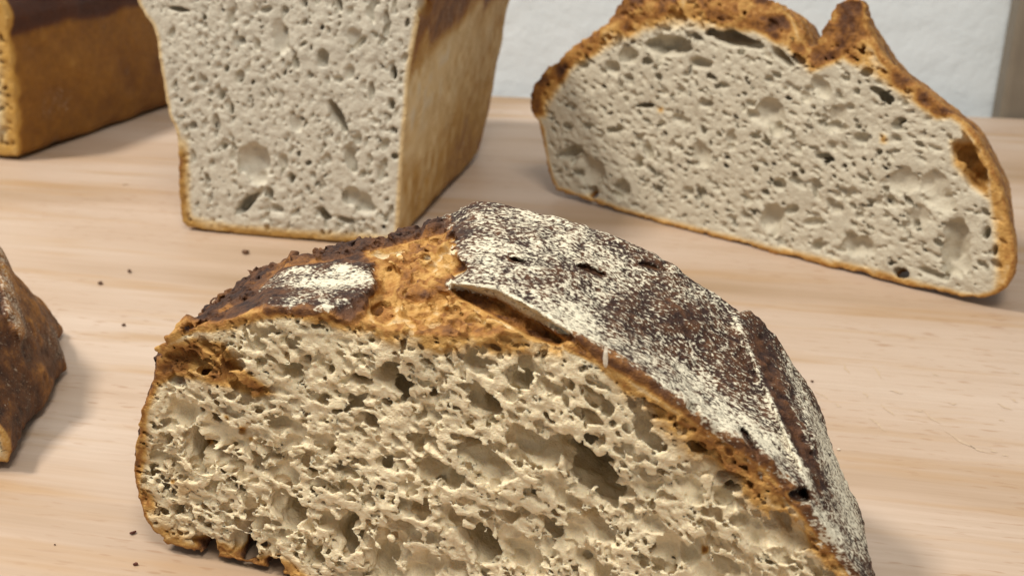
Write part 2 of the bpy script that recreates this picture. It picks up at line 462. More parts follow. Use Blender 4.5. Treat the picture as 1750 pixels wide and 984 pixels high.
    holes = [(326,768,12,30,10,1.3),(378,792,40,13,14,1.2),(370,742,30,26,0,.3),(312,716,26,24,0,.5),(280,757,9,10,0,1.4),(490,878,32,26,0,.8),
        (588,920,26,30,-20,1.0),(600,895,20,20,0,.5),(668,664,36,22,25,1.0),(610,662,26,11,0,1.2),(831,690,30,14,25,1.0),(871,684,15,11,30,.8),
        (795,761,21,8,10,1.2),(831,797,52,28,28,.45),(709,770,12,11,0,1),(768,829,19,13,15,.8),(713,879,26,18,0,.7),(695,915,30,20,10,.6),
        (772,892,20,17,20,.7),(813,937,46,19,35,.7),(655,928,10,14,0,1.2),(650,968,24,26,0,.7),(727,972,26,24,0,.6),(935,906,24,12,35,.8),
        (867,892,22,12,20,.7),(890,883,12,10,20,.8),(628,725,18,11,10,.9),(885,657,26,14,20,.7),(995,800,74,31,28,.85),(915,772,52,27,25,.5),(1030,826,30,17,20,1.0),
        (1021,912,36,18,42,.6),(975,925,24,14,30,.6),(1115,908,24,17,10,.5),(1111,869,5,5,0,2),(1072,877,12,9,0,.8),(940,670,26,14,15,.5),(1005,717,28,12,25,.7),
        (1189,772,16,7,10,1.2),(1243,834,27,13,-25,1.2),(1134,813,11,4,30,2),(1204,947,8,15,0,1.2),(1142,951,26,34,0,.4),(1232,861,18,15,0,.7),
        (1118,705,28,7,22,1.4),(1025,694,32,12,30,.6),(414,937,22,22,0,1.1),(355,942,18,18,0,.9),(328,888,6,10,0,1.8),(351,906,14,7,25,1.4),(297,879,10,9,30,1.2),
        (452,776,20,8,30,1.0),(480,800,22,10,30,.6),(490,640,20,9,0,.7),(560,640,12,8,0,1.0),(545,690,14,8,0,.8),(440,600,16,9,0,.6),(400,625,13,7,30,1.0),(560,780,12,8,0,.7),
        (655,800,16,9,0,.8),(740,720,16,9,0,.6),(585,840,14,9,0,.7),(690,840,12,8,0,.6),(1060,780,14,8,25,.6),(1120,830,18,10,20,.5),(1185,860,20,14,20,.4),(1180,710,12,6,25,1),
        (1290,930,22,16,30,.5),(1260,900,14,10,0,.7),(1330,960,20,12,40,.5),(540,960,18,14,0,.8),(470,975,18,12,0,1.0),(880,960,34,16,20,.5),(1000,970,30,16,15,.5)]
    for h in holes: L.px_hole(S, h[:5] + (h[5] * 1.9,), warp)
    # toasted cleft on the left of the face
    for h in [(330,622,34,15,20,.8),(400,655,40,11,38,.8),(300,620,16,12,0,1.0),(360,600,22,9,15,1.0)]: L.px_hole(S, h, warp)
    # open, torn texture of the toasted crumb above the face
    rng = L.rng
    gi = np.argwhere((grig > .5) & (np.abs(dep_outer) < 1.2) & (yv > 1) & (yv < 45))
    for q in gi[rng.integers(0, len(gi), 560)]:
        c = q * L.vox + L.lo; r = rng.uniform(.6, 1.8)
        L.carve(S, c + rng.normal(0, .5, 3), (r * rng.uniform(1, 1.6), r, r), rng.uniform(-.6, .2), warp, .5)
    gi = np.argwhere((dark > .5) & (np.abs(dep_outer) < 1.6) & (yv > 1))
    for q in gi[rng.integers(0, len(gi), 420)]:
        c = q * L.vox + L.lo; r = rng.uniform(.5, 1.5)
        L.carve(S, c + rng.normal(0, .6, 3), (r, r * 1.2, r), 0, warp, .6)
    # torn, grainy crumb everywhere on the face, pore walls included
    nj = int((14 + 3) / L.vox)
    S[:, :nj] += 0.05 * hf[:, :nj] + 0.05 * fine[:, :nj] + 0.09 * noise3((S.shape[0], nj, S.shape[2]), L.vox, 0.8, L.rng)
    # ---------- colours that belong to the bread
    floury = [M([(760,330),(790,400),(800,470),(900,500),(1000,560),(1100,470),(1060,420),(1000,380),(850,340)], 40), 
              M([(765,485),(850,500),(972,570),(1035,635),(1110,680),(1290,800),(1340,850),(1330,760),(1200,660),(1080,600),(960,520),(850,480)], 18),
              M([(1340,640),(1380,720),(1420,820),(1470,960),(1500,960),(1420,760),(1340,600)], 14),
              M([(1270,790),(1330,880),(1400,950),(1440,930),(1380,860),(1310,800)], 10)]
    flour = np.clip(0.47 * plate + 0.20 * floury[0] * plate + 0.24 * floury[1] * plate + 0.42 * side + 0.34 * floury[2] + 0.42 * floury[3] + 0.52 * patch * (1 + .5 * mid + .4 * big), 0, 1)
    flour = np.clip(flour + 0.16 * big * (flour > .1) + 0.10 * mid * (flour > .1), 0, 1)
    rim = MV([(1030,640),(1110,690),(1290,805),(1345,880),(1420,960),(1330,930),(1250,860),(1180,830),(1130,760),(1080,720)], 14)
    cleft = MV([(270,600),(330,585),(380,590),(420,640),(470,680),(440,690),(380,670),(300,650),(255,680)], 10)
    base_toast = MV([(200,900),(300,945),(420,990),(560,1020),(500,960),(420,930),(330,920),(290,880),(250,830)], 12)
    yel = MV([(285,800),(330,800),(340,850),(300,870)], 14)
    amber = MV([(600,570),(640,540),(650,470),(720,440),(770,500),(860,540),(980,600),(960,625),(860,620),(760,618),(680,605)], 12)
    def paint(pos, co):
        t = lambda a: L.sample(a, pos)
        depth = t(dep_outer); v = co[:, 1]
        nb, nm, nf, nh = t(big), t(mid), t(fine), t(hf)
        on_skin = sstep(3.2, 0.6, depth + 0.6 * nm)
        rimw = np.maximum(3.6 + 2.4 * nb + 1.2 * nm, 1.6) + 4.0 * t(rim)
        toast = (0.58 + .16 * nm + .12 * nf) * sstep(rimw, 0.2, depth + 0.9 * nm + .3 * nf)
        top_open = t(grig)
        sk = t(np.clip(plate + side + patch, 0, 1)); dk = t(dark)
        skin_col = 0.92 + 0.10 * nf
        skin_col = skin_col * (1 - top_open) + np.clip(0.46 + 0.20 * nm + 0.14 * nf, .30, 1) * top_open
        skin_col = np.where(dk > .3, 0.60 + .28 * dk + .14 * nm, skin_col)
        behind = sstep(0.5, 3.0, v)
        lipbrown = sstep(3.6, 1.0, depth) * np.clip(sk * 1.6, 0, 1) * sstep(3.5, 1.5, v) * .85
        toast = np.where(behind > 0, toast * (1 - behind * on_skin) + skin_col * behind * on_skin, toast)
        toast = np.maximum(toast, lipbrown * .85)
        toast = np.maximum(toast, t(rim) * (0.38 + 0.24 * nm + .14 * nb) * sstep(11, 4, depth))
        toast = np.maximum(toast, t(cleft) * (0.46 + 0.16 * nm))
        toast = np.maximum(toast, t(base_toast) * (0.34 + 0.2 * nm) * sstep(9, 2, depth))
        toast = np.maximum(toast, t(yel) * (0.16 + 0.1 * nm))
        toast = np.maximum(toast, t(amber) * (0.30 + 0.18 * nm + .08 * nf) * sstep(11, 3, depth))
        toast = np.maximum(toast, np.clip(t(under), 0, 1) * (.68 + .15 * nm) * sstep(9, 2, depth))
        toast = np.maximum(toast, t(hollow) * (.40 + .15 * nm)); toast = np.maximum(toast, t(pit) * (.60 + .1 * nm))
        toast = np.maximum(toast, t(spk) * .62)
        groove = np.clip(t(slash) * np.clip(1.0 + .8 * nm + .5 * nf, 0, 1.3) + t(tears), 0, 1)
        toast = np.maximum(toast, groove * (.70 + .1 * nm))
        fl = t(flour) * sstep(3.0, 1.4, depth + .4 * nm) * sstep(-0.5, 1.2, v) * (1 - groove)
        # white lip of the ear
        lip = t(lipm)
        fl = np.maximum(fl, lip * sstep(5.0, 2.5, depth))
        return dict(depth=depth, toast=np.clip(toast, 0, 1), flour=np.clip(fl, 0, 1), hi=np.clip(.5 + .5 * (-nf * .75 - nh * .5), 0, 1))
    lipm = MV([(763,486),(850,497),(925,536),(978,572),(970,584),(915,559),(845,517),(765,503)], 3.5)
    mat = bread_mat('front_bread', sss=.35, crumb=(0.75, 0.63, 0.42))
    px_ = plate > .5
    spk = (sum(mask_img([(x - r, y - r), (x + r, y - r * .6), (x + r * .8, y + r), (x - r * .7, y + r)], 2.5).astype(np.float32) for x, y, r in
               [(388,720,4),(415,742,6),(360,762,5),(296,830,4),(1204,946,7),(430,758,3),(1160,790,3)]),)
    def p2(pos, co):
        a = paint(pos, co); a['ear'] = trilinear(np.where(px_ & (L.d0 > -6), 1, 0).astype(np.float32), pos); return a
    hold = {}
    def p3(pos, co):
        a = p2(pos, co); hold['e'] = a['ear']; ext[0] = ('ear_flap', a['ear']); return a
    ext = [('ear_flap', None)]
    global FRONT; FRONT = L
    L.finish(S, 'sourdough_half', 'dark floured sourdough half with raised ear and open holed crumb', p3, mat, 1.9, ext)
build_front()

# =================================================================== round loaf half at the back right
def build_right():
    A = ground(955, 338); B = ground(1625, 512)
    L = Loaf(A, B - A, 23)
    f0 = [(955,338),(938,300),(925,250),(924,218),(908,192),(905,158),(925,128),(962,100),(985,78),(1005,62),(1040,44),(1052,12),(1085,-14),(1200,-20),
          (1290,-2),(1340,18),(1366,58),(1382,92),(1398,66),(1408,42),(1430,8),(1446,0),(1470,8),(1478,48),(1492,78),(1512,112),(1545,133),(1600,175),
          (1660,222),(1692,280),(1715,335),(1729,400),(1734,450),(1724,490),(1690,512),(1625,512)]
    P = [L.face(x, y) for x, y in f0]
    for p in P: p[1] = max(p[1], 0)
    P[-1][1] = P[0][1] = 0
    P = smooth_poly(P, 1)
    print('right face mm', np.array(P).min(0), np.array(P).max(0))
    L.grid([(0, P), (500, P)], 0.62, 74)
    y = L.gy[None, :, None]
    L.d0 = L.d0 + np.maximum(y - 3, 0) * 0.34 + np.maximum(y - 45, 0) * .9
    M = L.mask
    MV = lambda poly, soft: (mask_img(poly, soft).astype(np.float32),)
    big, mid, fine, hf = L.n(13), L.n(5), L.n(2.2), L.n(1.3)
    warp = .7 * mid + .4 * L.n(2.4)
    d = L.d0 + 0.7 * big + .35 * mid + .25 * fine + .15 * hf
    facen = -y + .25 * mid + .2 * fine + .22 * hf + .4 * big
    # the upper crust bends away from the cut, so the skin shows there
    topm = M([(900,200),(905,150),(985,75),(1050,40),(1180,62),(1290,60),(1350,90),(1384,125),(1410,95),(1470,105),(1500,140),(1480,-40),(1040,-60),(880,100)], 12)
    facen = facen + 1.8 * topm * sstep(-9, -1, d)
    d = d + topm * (.45 * fine + .35 * hf - .9 * np.abs(mid) + .3)
    S = np.maximum(d, facen)
    ang = lambda u, z: -R(20)
    scatter(L, S, warp, 380, (0.0, 3.2), (0.9, 2.7), 2.2, 4.0, 1.8, ang)
    scatter(L, S, warp, 1900, (-0.5, 1.0), (0.6, 1.5), 2.0, 2.5, 1.8, ang, amt=.45)
    holes = [(1142,82,42,17,-8,.5),(1247,70,52,12,4,.7),(1335,101,27,9,35,.8),(1403,154,22,16,40,.45),(1318,197,27,26,20,.4),(1325,222,12,14,0,.8),(1540,210,10,6,0,1.6),(1470,241,13,11,0,.7),
        (1409,274,17,6,0,1.0),(1645,262,24,22,60,1.1),(1664,300,42,20,62,.8),(1507,165,23,8,20,.9),(1632,420,22,55,0,.3),(1642,452,16,18,0,.7),(1540,315,32,20,-10,.22),(1600,330,40,24,50,.22),(1570,375,18,24,0,.25),
        (1321,378,20,28,10,.4),(1274,373,12,8,20,.7),(1332,318,12,10,0,.6),(1008,296,30,24,20,.25),(1011,332,12,8,0,.9),(1063,324,16,14,0,.7),(975,263,22,9,-25,.6),(1101,184,20,5,-12,.9),
        (1469,425,28,18,0,.4),(1540,469,15,9,0,1.1),(1387,384,20,8,-20,.4),(1563,384,6,6,0,1.4),(1370,296,6,5,0,1.2),(1200,269,14,22,-30,.3),(1195,112,22,9,0,.5),(1074,99,18,12,-20,.5),(1047,118,14,12,0,.6),
        (1430,200,16,18,20,.3),(1502,262,6,4,0,1.2),(1452,186,8,6,0,.6),(1235,150,10,6,0,.7),(1090,280,8,7,0,.9),(1250,240,10,8,0,.5),(1530,240,10,7,10,.8),(1590,470,30,8,5,.4),(1175,330,10,8,0,.6),(1160,255,9,6,0,.7),
        (1685,400,7,12,0,1.0),(1700,430,5,10,0,1.0),(1400,420,12,8,0,.6),(1130,215,8,6,0,.7),(1290,290,7,5,0,.9),(1440,330,9,7,0,.7),(1500,350,8,7,0,.6)]
    for h in holes: L.px_hole(S, h[:5] + (h[5] * 1.4,), warp)
    brown = MV([(905,195),(900,150),(985,75),(1045,40),(1070,-40),(1300,-40),(1383,90),(1395,60),(1440,-10),(1490,60),(1550,130),(1640,200),(1600,205),(1500,135),(1440,105),(1385,125),(1350,90),(1290,58),(1180,60),(1060,70),(975,120),(930,190)], 9)
    edge = MV([(1640,210),(1720,330),(1740,470),(1700,520),(1700,440),(1690,330),(1650,240)], 8)
    base = MV([(920,230),(940,310),(960,330),(1100,370),(1300,420),(1500,465),(1620,500),(1700,515),(1700,560),(900,400)], 7)
    hol = MV([(1625,245),(1670,245),(1690,290),(1692,345),(1660,320),(1630,285)], 8)
    darktip = (sum(MV(*a)[0] for a in [([(1420,50),(1425,0),(1475,0),(1480,50),(1450,75)], 10), ([(895,200),(895,150),(935,120),(950,150),(930,200)], 10), ([(1035,50),(1050,-10),(1110,-30),(1110,30)], 16)]),)
    specks = (MV([(1505,233),(1514,236),(1514,248),(1505,247)], 4)[0] + MV([(1125,187),(1133,187),(1133,195),(1125,195)], 3)[0],)
    dep = -L.d0
    def paint(pos, co):
        t = lambda a: L.sample(a, pos)
        depth = t(dep); nb, nm, nf, nh = t(big), t(mid), t(fine), t(hf); v = co[:, 1]
        toast = 0.50 * sstep(3.4 + nb, .2, depth + .5 * nm)
        toast = np.maximum(toast, t(brown) * (0.55 + .20 * nm + .16 * nb + .08 * nf) * sstep(20, 10, depth))
        toast = np.maximum(toast, t(edge) * (0.40 + .16 * nm) * sstep(11, 3, depth + nm))
        toast = np.maximum(toast, t(base) * (0.44 + .2 * nm) * sstep(7.5, 2, depth + nm))
        toast = np.maximum(toast, t(hol) * .42)
        toast = np.maximum(toast, np.clip(t(darktip), 0, 1) * (.72 + .15 * nm) * sstep(12, 5, depth))
        toast = np.maximum(toast, t(specks) * .45)
        toast = np.maximum(toast, sstep(1.5, 4, v) * sstep(3, .8, depth) * (.58 + .15 * nm))
        fl = .22 * sstep(2, 5, v) * sstep(2, .5, depth)
        ear_mask[:] = [('ear', t(eark))]
        return dict(depth=depth, toast=np.clip(toast, 0, 1), flour=fl, hi=np.clip(.5 + .5 * (nf + nh * .5), 0, 1))
    eark = MV([(1384,110),(1384,80),(1420,-10),(1480,-10),(1500,110),(1440,110)], 3)
    ear_mask = [('ear', None)]
    mat = bread_mat('round_bread', crumb=(0.53, 0.475, 0.365))
    L.finish(S, 'country_loaf_half', 'brown domed half loaf with a split dark ear, pale crumb turned outwards, near the wall', paint, mat, 2.0, ear_mask)
build_right()

# =================================================================== tin loaf half at the back
def build_tin():
    A = ground(322, 394); B = ground(675, 426)
    L = Loaf(A, B - A, 37)
    C = ground(825, 262)
    vlen = float((C - B) @ L.v * 1000); skew = float((C - B) @ L.u * 1000)
    print('tin width %.1f length %.1f skew %.1f' % (np.linalg.norm(B - A) * 1000, vlen, skew))
    f0 = [(325,396),(310,378),(304,330),(305,250),(302,224),(290,204),(284,170),(272,100),(264,52),(244,28),(234,6),(230,-40),(250,-90),(330,-125),(450,-140),(600,-130),(700,-105),
          (742,-60),(738,-25),(722,10),(712,60),(703,110),(696,180),(690,250),(684,330),(680,400),(672,426)]
    P = [L.face(x, y) for x, y in f0]
    P[0][1] = P[-1][1] = 0
    P = smooth_poly(P, 1)
    Q = [np.array([p[0] + skew + .05 * p[1], p[1]]) for p in P]
    L.grid([(0, P), (vlen, Q)], 0.66, vlen + 46)
    y = L.gy[None, :, None]; z = L.gz[None, None, :]
    endy = y - (vlen + 0.36 * z)            # the tin's end slopes outwards
    k = 16.0
    hh = np.clip(.5 + .5 * (L.d0 - (endy)) / k, 0, 1)
    L.d0 = (L.d0 * hh + endy * (1 - hh) + k * hh * (1 - hh)).astype(np.float32)
    M = L.mask
    MV = lambda poly, soft: (mask_img(poly, soft).astype(np.float32),)
    big, mid, fine, hf = L.n(16), L.n(5.5), L.n(2.2), L.n(1.4)
    warp = .7 * mid + .4 * L.n(2.5)
    d = L.d0 + .5 * big + .16 * mid + .12 * fine + .10 * hf
    facen = -y + .22 * mid + .2 * fine + .22 * hf + .3 * big
    S = np.maximum(d, facen)
    ang = lambda u, z: R(70)
    scatter(L, S, warp, 260, (0.0, 3.4), (0.9, 2.2), 2.2, 3.0, 2.0, ang)
    scatter(L, S, warp, 1400, (-0.5, 0.9), (0.6, 1.4), 2.0, 2.0, 1.9, ang, amt=.45)
    holes = [(552,103,10,16,0,.8),(506,110,6,12,-10,.8),(604,66,12,16,0,.45),(480,66,14,28,0,.2),(672,127,7,14,0,1.4),(575,200,34,9,63,.6),(432,278,30,34,0,.35),(440,300,18,18,0,.5),(381,253,8,7,0,.9),(600,280,9,20,-15,.6),
        (600,340,16,16,0,.6),(622,352,20,16,0,.6),(553,367,16,8,30,.9),(420,352,24,9,-42,.9),(460,332,7,9,0,.9),(497,306,6,9,0,1.2),(377,166,6,8,0,1),(395,188,5,10,0,.9),(348,140,8,7,0,.8),(410,135,8,14,25,.6),
        (578,9,8,20,-15,.8),(305,20,22,5,5,.8),(720,17,8,20,8,1.2),(597,127,8,14,15,.5),(484,280,8,14,0,.5),(578,140,9,7,0,.8),(475,360,12,7,10,.7),(455,20,14,6,-15,.6),(410,75,12,8,0,.5),(440,80,6,10,0,.8),
        (660,35,5,12,0,.7),(635,160,5,16,0,.5),(668,180,5,9,0,.9),(520,8,6,9,0,.8),(488,20,6,6,0,.8),(370,215,6,16,0,.5),(330,270,5,12,0,.5),(505,215,9,16,-20,.3),(560,275,7,9,0,.7),(632,275,6,9,0,.6),(650,300,5,14,0,.5),(590,380,16,6,10,.8)]
    for h in holes: L.px_hole(S, h[:5] + (h[5] * 1.4,), warp)
    dep = -L.d0
    shape_top = L.face(740, -5)[1]
    def paint(pos, co):
        t = lambda a: L.sample(a, pos)
        depth = t(dep); nb, nm, nf, nh = t(big), t(mid), t(fine), t(hf); v, zz = co[:, 1], co[:, 2]
        side = sstep(2.4, .8, depth)
        low = sstep(62, 8, zz + 10 * nb)                 # baked darker towards the tin's floor
        toast_side = 0.17 + .17 * low + .07 * nm + .05 * nb
        toast_side = toast_side + .42 * sstep(76, 92, zz + 6 * nb - v * .08)   # dark rolled top edge
        farcol = .13 * sstep(40, 110, v)
        sk = sstep(.6, 2.5, v)
        toast = .22 * sstep(2.8 + .8 * nb, .3, depth)
        toast = toast * (1 - sk * side) + (toast_side + farcol) * sk * side
        toast = np.maximum(toast, sstep(11 + 3 * nb, 2, zz) * sstep(6.5, 1.5, depth + nm) * (.36 + .12 * nm))
        left = sstep(16, 2, co[:, 0] + 0 * zz) * sstep(48, 34, zz)
        toast = np.maximum(toast, left * sstep(7.5, 1.5, depth + nm) * (.42 + .2 * nm))
        fl = np.clip(.20 * sk * side * (.6 + nb), 0, 1)
        return dict(depth=depth, toast=np.clip(toast, 0, 1), flour=fl, hi=np.clip(.5 + .5 * (nf + nh * .5), 0, 1))
    mat = bread_mat('tin_bread', mott=.5, crumb=(0.58, 0.53, 0.425), stops=[(0, (0.58, 0.53, 0.425)), (0.16, (0.62, 0.47, 0.26)), (0.36, (0.42, 0.24, 0.065)), (0.55, (0.24, 0.105, 0.028)),
                      (0.75, (0.11, 0.045, 0.022)), (1.0, (0.03, 0.014, 0.010))])
    L.finish(S, 'tin_loaf_half', 'tall straight sided tin loaf half with pale golden side, its cut crumb face showing', paint, mat, 1.8)
build_tin()

# =================================================================== dark tin loaf at the back left
def build_back_left():
    P0 = ground(36, 277); P1 = ground(287, 187)
    vdir = P1 - P0; vdir /= np.linalg.norm(vdir)
    u = np.array([vdir[1], -vdir[0]])
    W = 0.098
    L = Loaf(P0 - u * W, u, 41)
    zt = on_plane(-5, 52, P0, np.array([0, 1.0]))[2] * 1000
    print('back left edge height mm', zt)
    H = zt; w = W * 1000
    P = [(3,0),(0,6),(-5,H*.6),(-9,H*.97),(-10,H+8),(0,H+24),(w*.3,H+34),(w*.7,H+34),(w,H+24),(w+9,H+8),(w+7,H*.97),(w+5,H*.6),(w,6),(w-3,0)]
    P = smooth_poly(P, 1)
    vl = 190.0
    L.grid([(0, P), (vl + 60, P)], 1.0, vl + 8)
    y = L.gy[None, :, None]; z = L.gz[None, None, :]
    endy = y - (vl + .1 * z); k = 14.
    hh = np.clip(.5 + .5 * (L.d0 - endy) / k, 0, 1)
    L.d0 = (L.d0 * hh + endy * (1 - hh) + k * hh * (1 - hh)).astype(np.float32)
    big, mid, fine = L.n(16), L.n(6), L.n(2.6)
    warp = .7 * mid + .3 * fine
    d = L.d0 + .6 * big + .2 * mid + .12 * fine
    S = np.maximum(d, -y + .4 * mid + .3 * fine)
    scatter(L, S, warp, 700, (-0.5, 3.0), (1.0, 2.6), 1.6, 3, 1.6, lambda u, z: 0)
    dep = -L.d0
    def paint(pos, co):
        t = lambda a: L.sample(a, pos)
        depth = t(dep); nb, nm, nf = t(big), t(mid), t(fine); v, zz = co[:, 1], co[:, 2]
        sk = sstep(1.0, 5.0, v + 2 * nm) * sstep(2.6, 1, depth)
        toast = .34 * sstep(15, 5, depth)
        ts = .57 + .04 * nb + .02 * nm + .10 * sstep(20, 150, v) * sstep(70, 20, zz)  # browner towards the far low end, partly shading put into the colour
        ts = ts + .30 * sstep(H - 1, H + 5, zz + 2 * nb + 5)
        toast = toast * (1 - sk) + ts * sk
        fl = np.clip(.26 * sk * sstep(.45, .95, nb + .2 * nm), 0, 1)
        return dict(depth=depth, toast=np.clip(toast, 0, 1), flour=fl, hi=np.clip(.5 + .5 * nf, 0, 1))
    mat = bread_mat('dark_tin_bread', sss=0.0, gloss=.5, mott=.35, stops=[(0, (0.55, 0.47, 0.33)), (0.16, (0.58, 0.42, 0.20)), (0.36, (0.44, 0.24, 0.05)), (0.55, (0.24, 0.105, 0.016)), (0.75, (0.085, 0.028, 0.010)), (1.0, (0.03, 0.012, 0.010))])
    L.finish(S, 'tin_loaf', 'long tin loaf with smooth dark brown side and darker top, behind the pale tin loaf', paint, mat, 2.0)
build_back_left()

# =================================================================== half loaf at the left edge
def build_left():
    A = ground(14, 806)
    L = Loaf(A, (math.cos(R(-6)), math.sin(R(-6))), 53)
    def mk(pts, v):
        P = [L.face(x, y, v) for x, y in pts]
        for p in P: p[1] = max(p[1], 0)
        P[0][1] = P[-1][1] = 0
        return smooth_poly(P, 1)
    f0 = [(14,808),(19,785),(12,752),(-4,735),(-40,690),(-120,615),(-230,560),(-360,560),(-480,620),(-540,700),(-560,780),(-520,830)]
    f30 = [(56,765),(72,730),(70,690),(52,635),(22,570),(-30,505),(-120,440),(-250,410),(-380,440),(-470,520),(-520,620),(-480,760)]
    f60 = [(100,712),(116,678),(119,640),(102,592),(74,545),(44,500),(14,460),(-14,420),(-60,360),(-180,320),(-330,340),(-430,420),(-480,560),(-440,700)]
    K = [(0, mk(f0, 0)), (30, mk(f30, 30)), (60, mk(f60, 60))]
    P = K[-1][1]; cx = np.mean([p[0] for p in P])
    K.append((88, [np.array([cx + (p[0] - cx) * .62, p[1] * .40]) for p in P]))
    for k_, p in K: print('left', k_, np.array(p).min(0), np.array(p).max(0))
    L.grid(K, 0.8, 96)
    M = L.mask
    MV = lambda poly, soft: (mask_img(poly, soft).astype(np.float32),)
    y = L.gy[None, :, None]
    big, mid, fine, hf = L.n(14), L.n(5), L.n(2.4), L.n(1.7)
    warp = .7 * mid + .4 * fine
    ridge = M([(-60,380),(8,405),(20,470),(48,582),(36,590),(10,540),(-5,470),(-60,430)], 5)
    upper = MV([(8,405),(20,470),(48,582),(75,600),(140,640),(140,480),(20,370)], 6)
    d = L.d0 + .6 * big + .3 * mid + .28 * fine + .2 * hf - 2.2 * ridge
    S = np.maximum(d, -y + .5 * mid + .4 * fine)
    scatter(L, S, warp, 1600, (-0.5, 4.0), (1.0, 3.0), 1.8, 2, 1.6, lambda u, z: 0)
    dep = -L.d0
    rm = ridge
    def paint(pos, co):
        t = lambda a: L.sample(a, pos)
        depth = t(dep); nb, nm, nf, nh = t(big), t(mid), t(fine), t(hf); v, zz = co[:, 1], co[:, 2]
        sk = sstep(.5, 2.5, v) * sstep(3, 1, depth)
        toast = .36 * sstep(5, .4, depth)
        ts = .74 + .10 * nb + .12 * nm + .08 * nf - .16 * t(rm)
        toast = toast * (1 - sk) + ts * sk
        fl = np.clip(sk * (.20 * sstep(-.2, .8, nb + .5 * nm) + .42 * t(upper) * .5 + .40 * t(rm)), 0, 1)
        return dict(depth=depth, toast=np.clip(toast, 0, 1), flour=fl, hi=np.clip(.5 + .5 * (nf + nh * .5), 0, 1))
    mat = bread_mat('left_bread', sss=0.1, gloss=.55, flour_col=(0.55, 0.45, 0.33))
    L.finish(S, 'rye_loaf_half', 'reddish brown crusted half loaf with pale flour specks, cut off at the board side', paint, mat, 2.0)
build_left()

# =================================================================== board, wall, post
def mesh_obj(name, verts, faces, mat, parent=None, smooth=False):
    me = bpy.data.meshes.new(name); me.from_pydata([tuple(v) for v in verts], [], faces); me.update()
    me.materials.append(mat)
    if smooth: me.polygons.foreach_set('use_smooth', [True] * len(me.polygons))
    o = bpy.data.objects.new(name, me); COL.objects.link(o)
    if parent: o.parent = parent
    return o
def box_pts(c, u, w, h0, h1, lu, lw):
    c, u, w = np.array(c), np.array(u), np.array(w)
    q = [c, c + u * lu, c + u * lu + w * lw, c + w * lw]
    return [(*p, h0) for p in q] + [(*p, h1) for p in q]
BF = [(3,2,1,0),(4,5,6,7),(0,1,5,4),(1,2,6,5),(2,3,7,6),(3,0,4,7)]
def bevel(o, w, seg=3):
    b = o.modifiers.new('bevel', 'BEVEL'); b.width = w; b.segments = seg; b.limit_method = 'ANGLE'

E0 = ground(870, 165); E1 = ground(1750, 203)
print('board back edge', E0, E1)
bu = (E1 - E0) / np.linalg.norm(E1 - E0); bw = np.array([bu[1], -bu[0]])    # bw points to the viewer
def wood():
    m, nt, b = new_mat('beech')
    tc = nt.nodes.new('ShaderNodeTexCoord').outputs['Object']
    mp = N(nt, 'ShaderNodeMapping'); mp.inputs['Rotation'].default_value = (0, 0, -math.atan2(bu[1], bu[0]) + R(1.0))
    nt.links.new(tc, mp.inputs[0]); P = mp.outputs[0]
    def st(sx, sy, off=0):
        q = N(nt, 'ShaderNodeMapping'); q.inputs['Scale'].default_value = (sx, sy, 1); q.inputs['Location'].default_value = (off, off * .7, 0)
        nt.links.new(P, q.inputs[0]); return q.outputs[0]
    wide = noise_n(nt, st(3.2, 15, 3.3), 1.0, 3, .55)
    band = noise_n(nt, st(6.5, 62, 1.7), 1.0, 3, .6)
    fineg = noise_n(nt, st(9, 480, .3), 1.0, 3, .6)
    col = ramp(nt, wide, [(0.34, (0.35, 0.24, 0.15)), (0.46, (0.455, 0.335, 0.245)), (0.66, (0.52, 0.41, 0.325))])
    tan = ramp(nt, band, [(0.54, (0, 0, 0)), (0.70, (1, 1, 1))])
    col = mixc(nt, math_n(nt, 'MULTIPLY', tan, 0.65), col, (0.40, 0.25, 0.125))
    fg = ramp(nt, fineg, [(0.36, (0.90, 0.88, 0.85)), (0.64, (1.0, 1.0, 1.0))])
    col = mixc(nt, 0.75, col, fg, 'MULTIPLY')
    # short ray flecks of beech
    fl = noise_n(nt, st(110, 620, 5), 1.0, 1, .5)
    flm = ramp(nt, fl, [(0.61, (0, 0, 0)), (0.70, (1, 1, 1))])
    zone = ramp(nt, noise_n(nt, st(6, 22, 9), 1.0, 1), [(0.42, (0, 0, 0)), (0.6, (1, 1, 1))])
    col = mixc(nt, math_n(nt, 'MULTIPLY', math_n(nt, 'MULTIPLY', flm, zone), 0.5), col, (0.30, 0.17, 0.09))
    nt.links.new(col, b.inputs['Base Color'])
    nt.links.new(math_n(nt, 'MULTIPLY_ADD', fineg, 0.2, 0.38), b.inputs['Roughness'])
    b.inputs['Specular IOR Level'].default_value = 0.4
    bp = N(nt, 'ShaderNodeBump'); bp.inputs['Strength'].default_value = .12; bp.inputs['Distance'].default_value = .0006
    nt.links.new(fineg, bp.inputs['Height']); nt.links.new(bp.outputs[0], b.inputs['Normal'])
    return m
WOOD = wood()
bc = E0 - bu * 0.95
board = mesh_obj('wooden_board', box_pts(bc, bu, bw, -0.032, 0.0, 1.9, 0.85), [tuple(reversed(f)) for f in BF], WOOD)
bevel(board, 0.0015)
board['kind'] = 'structure'
tag(board, 'pale beech wood board that all the bread stands on', 'board')

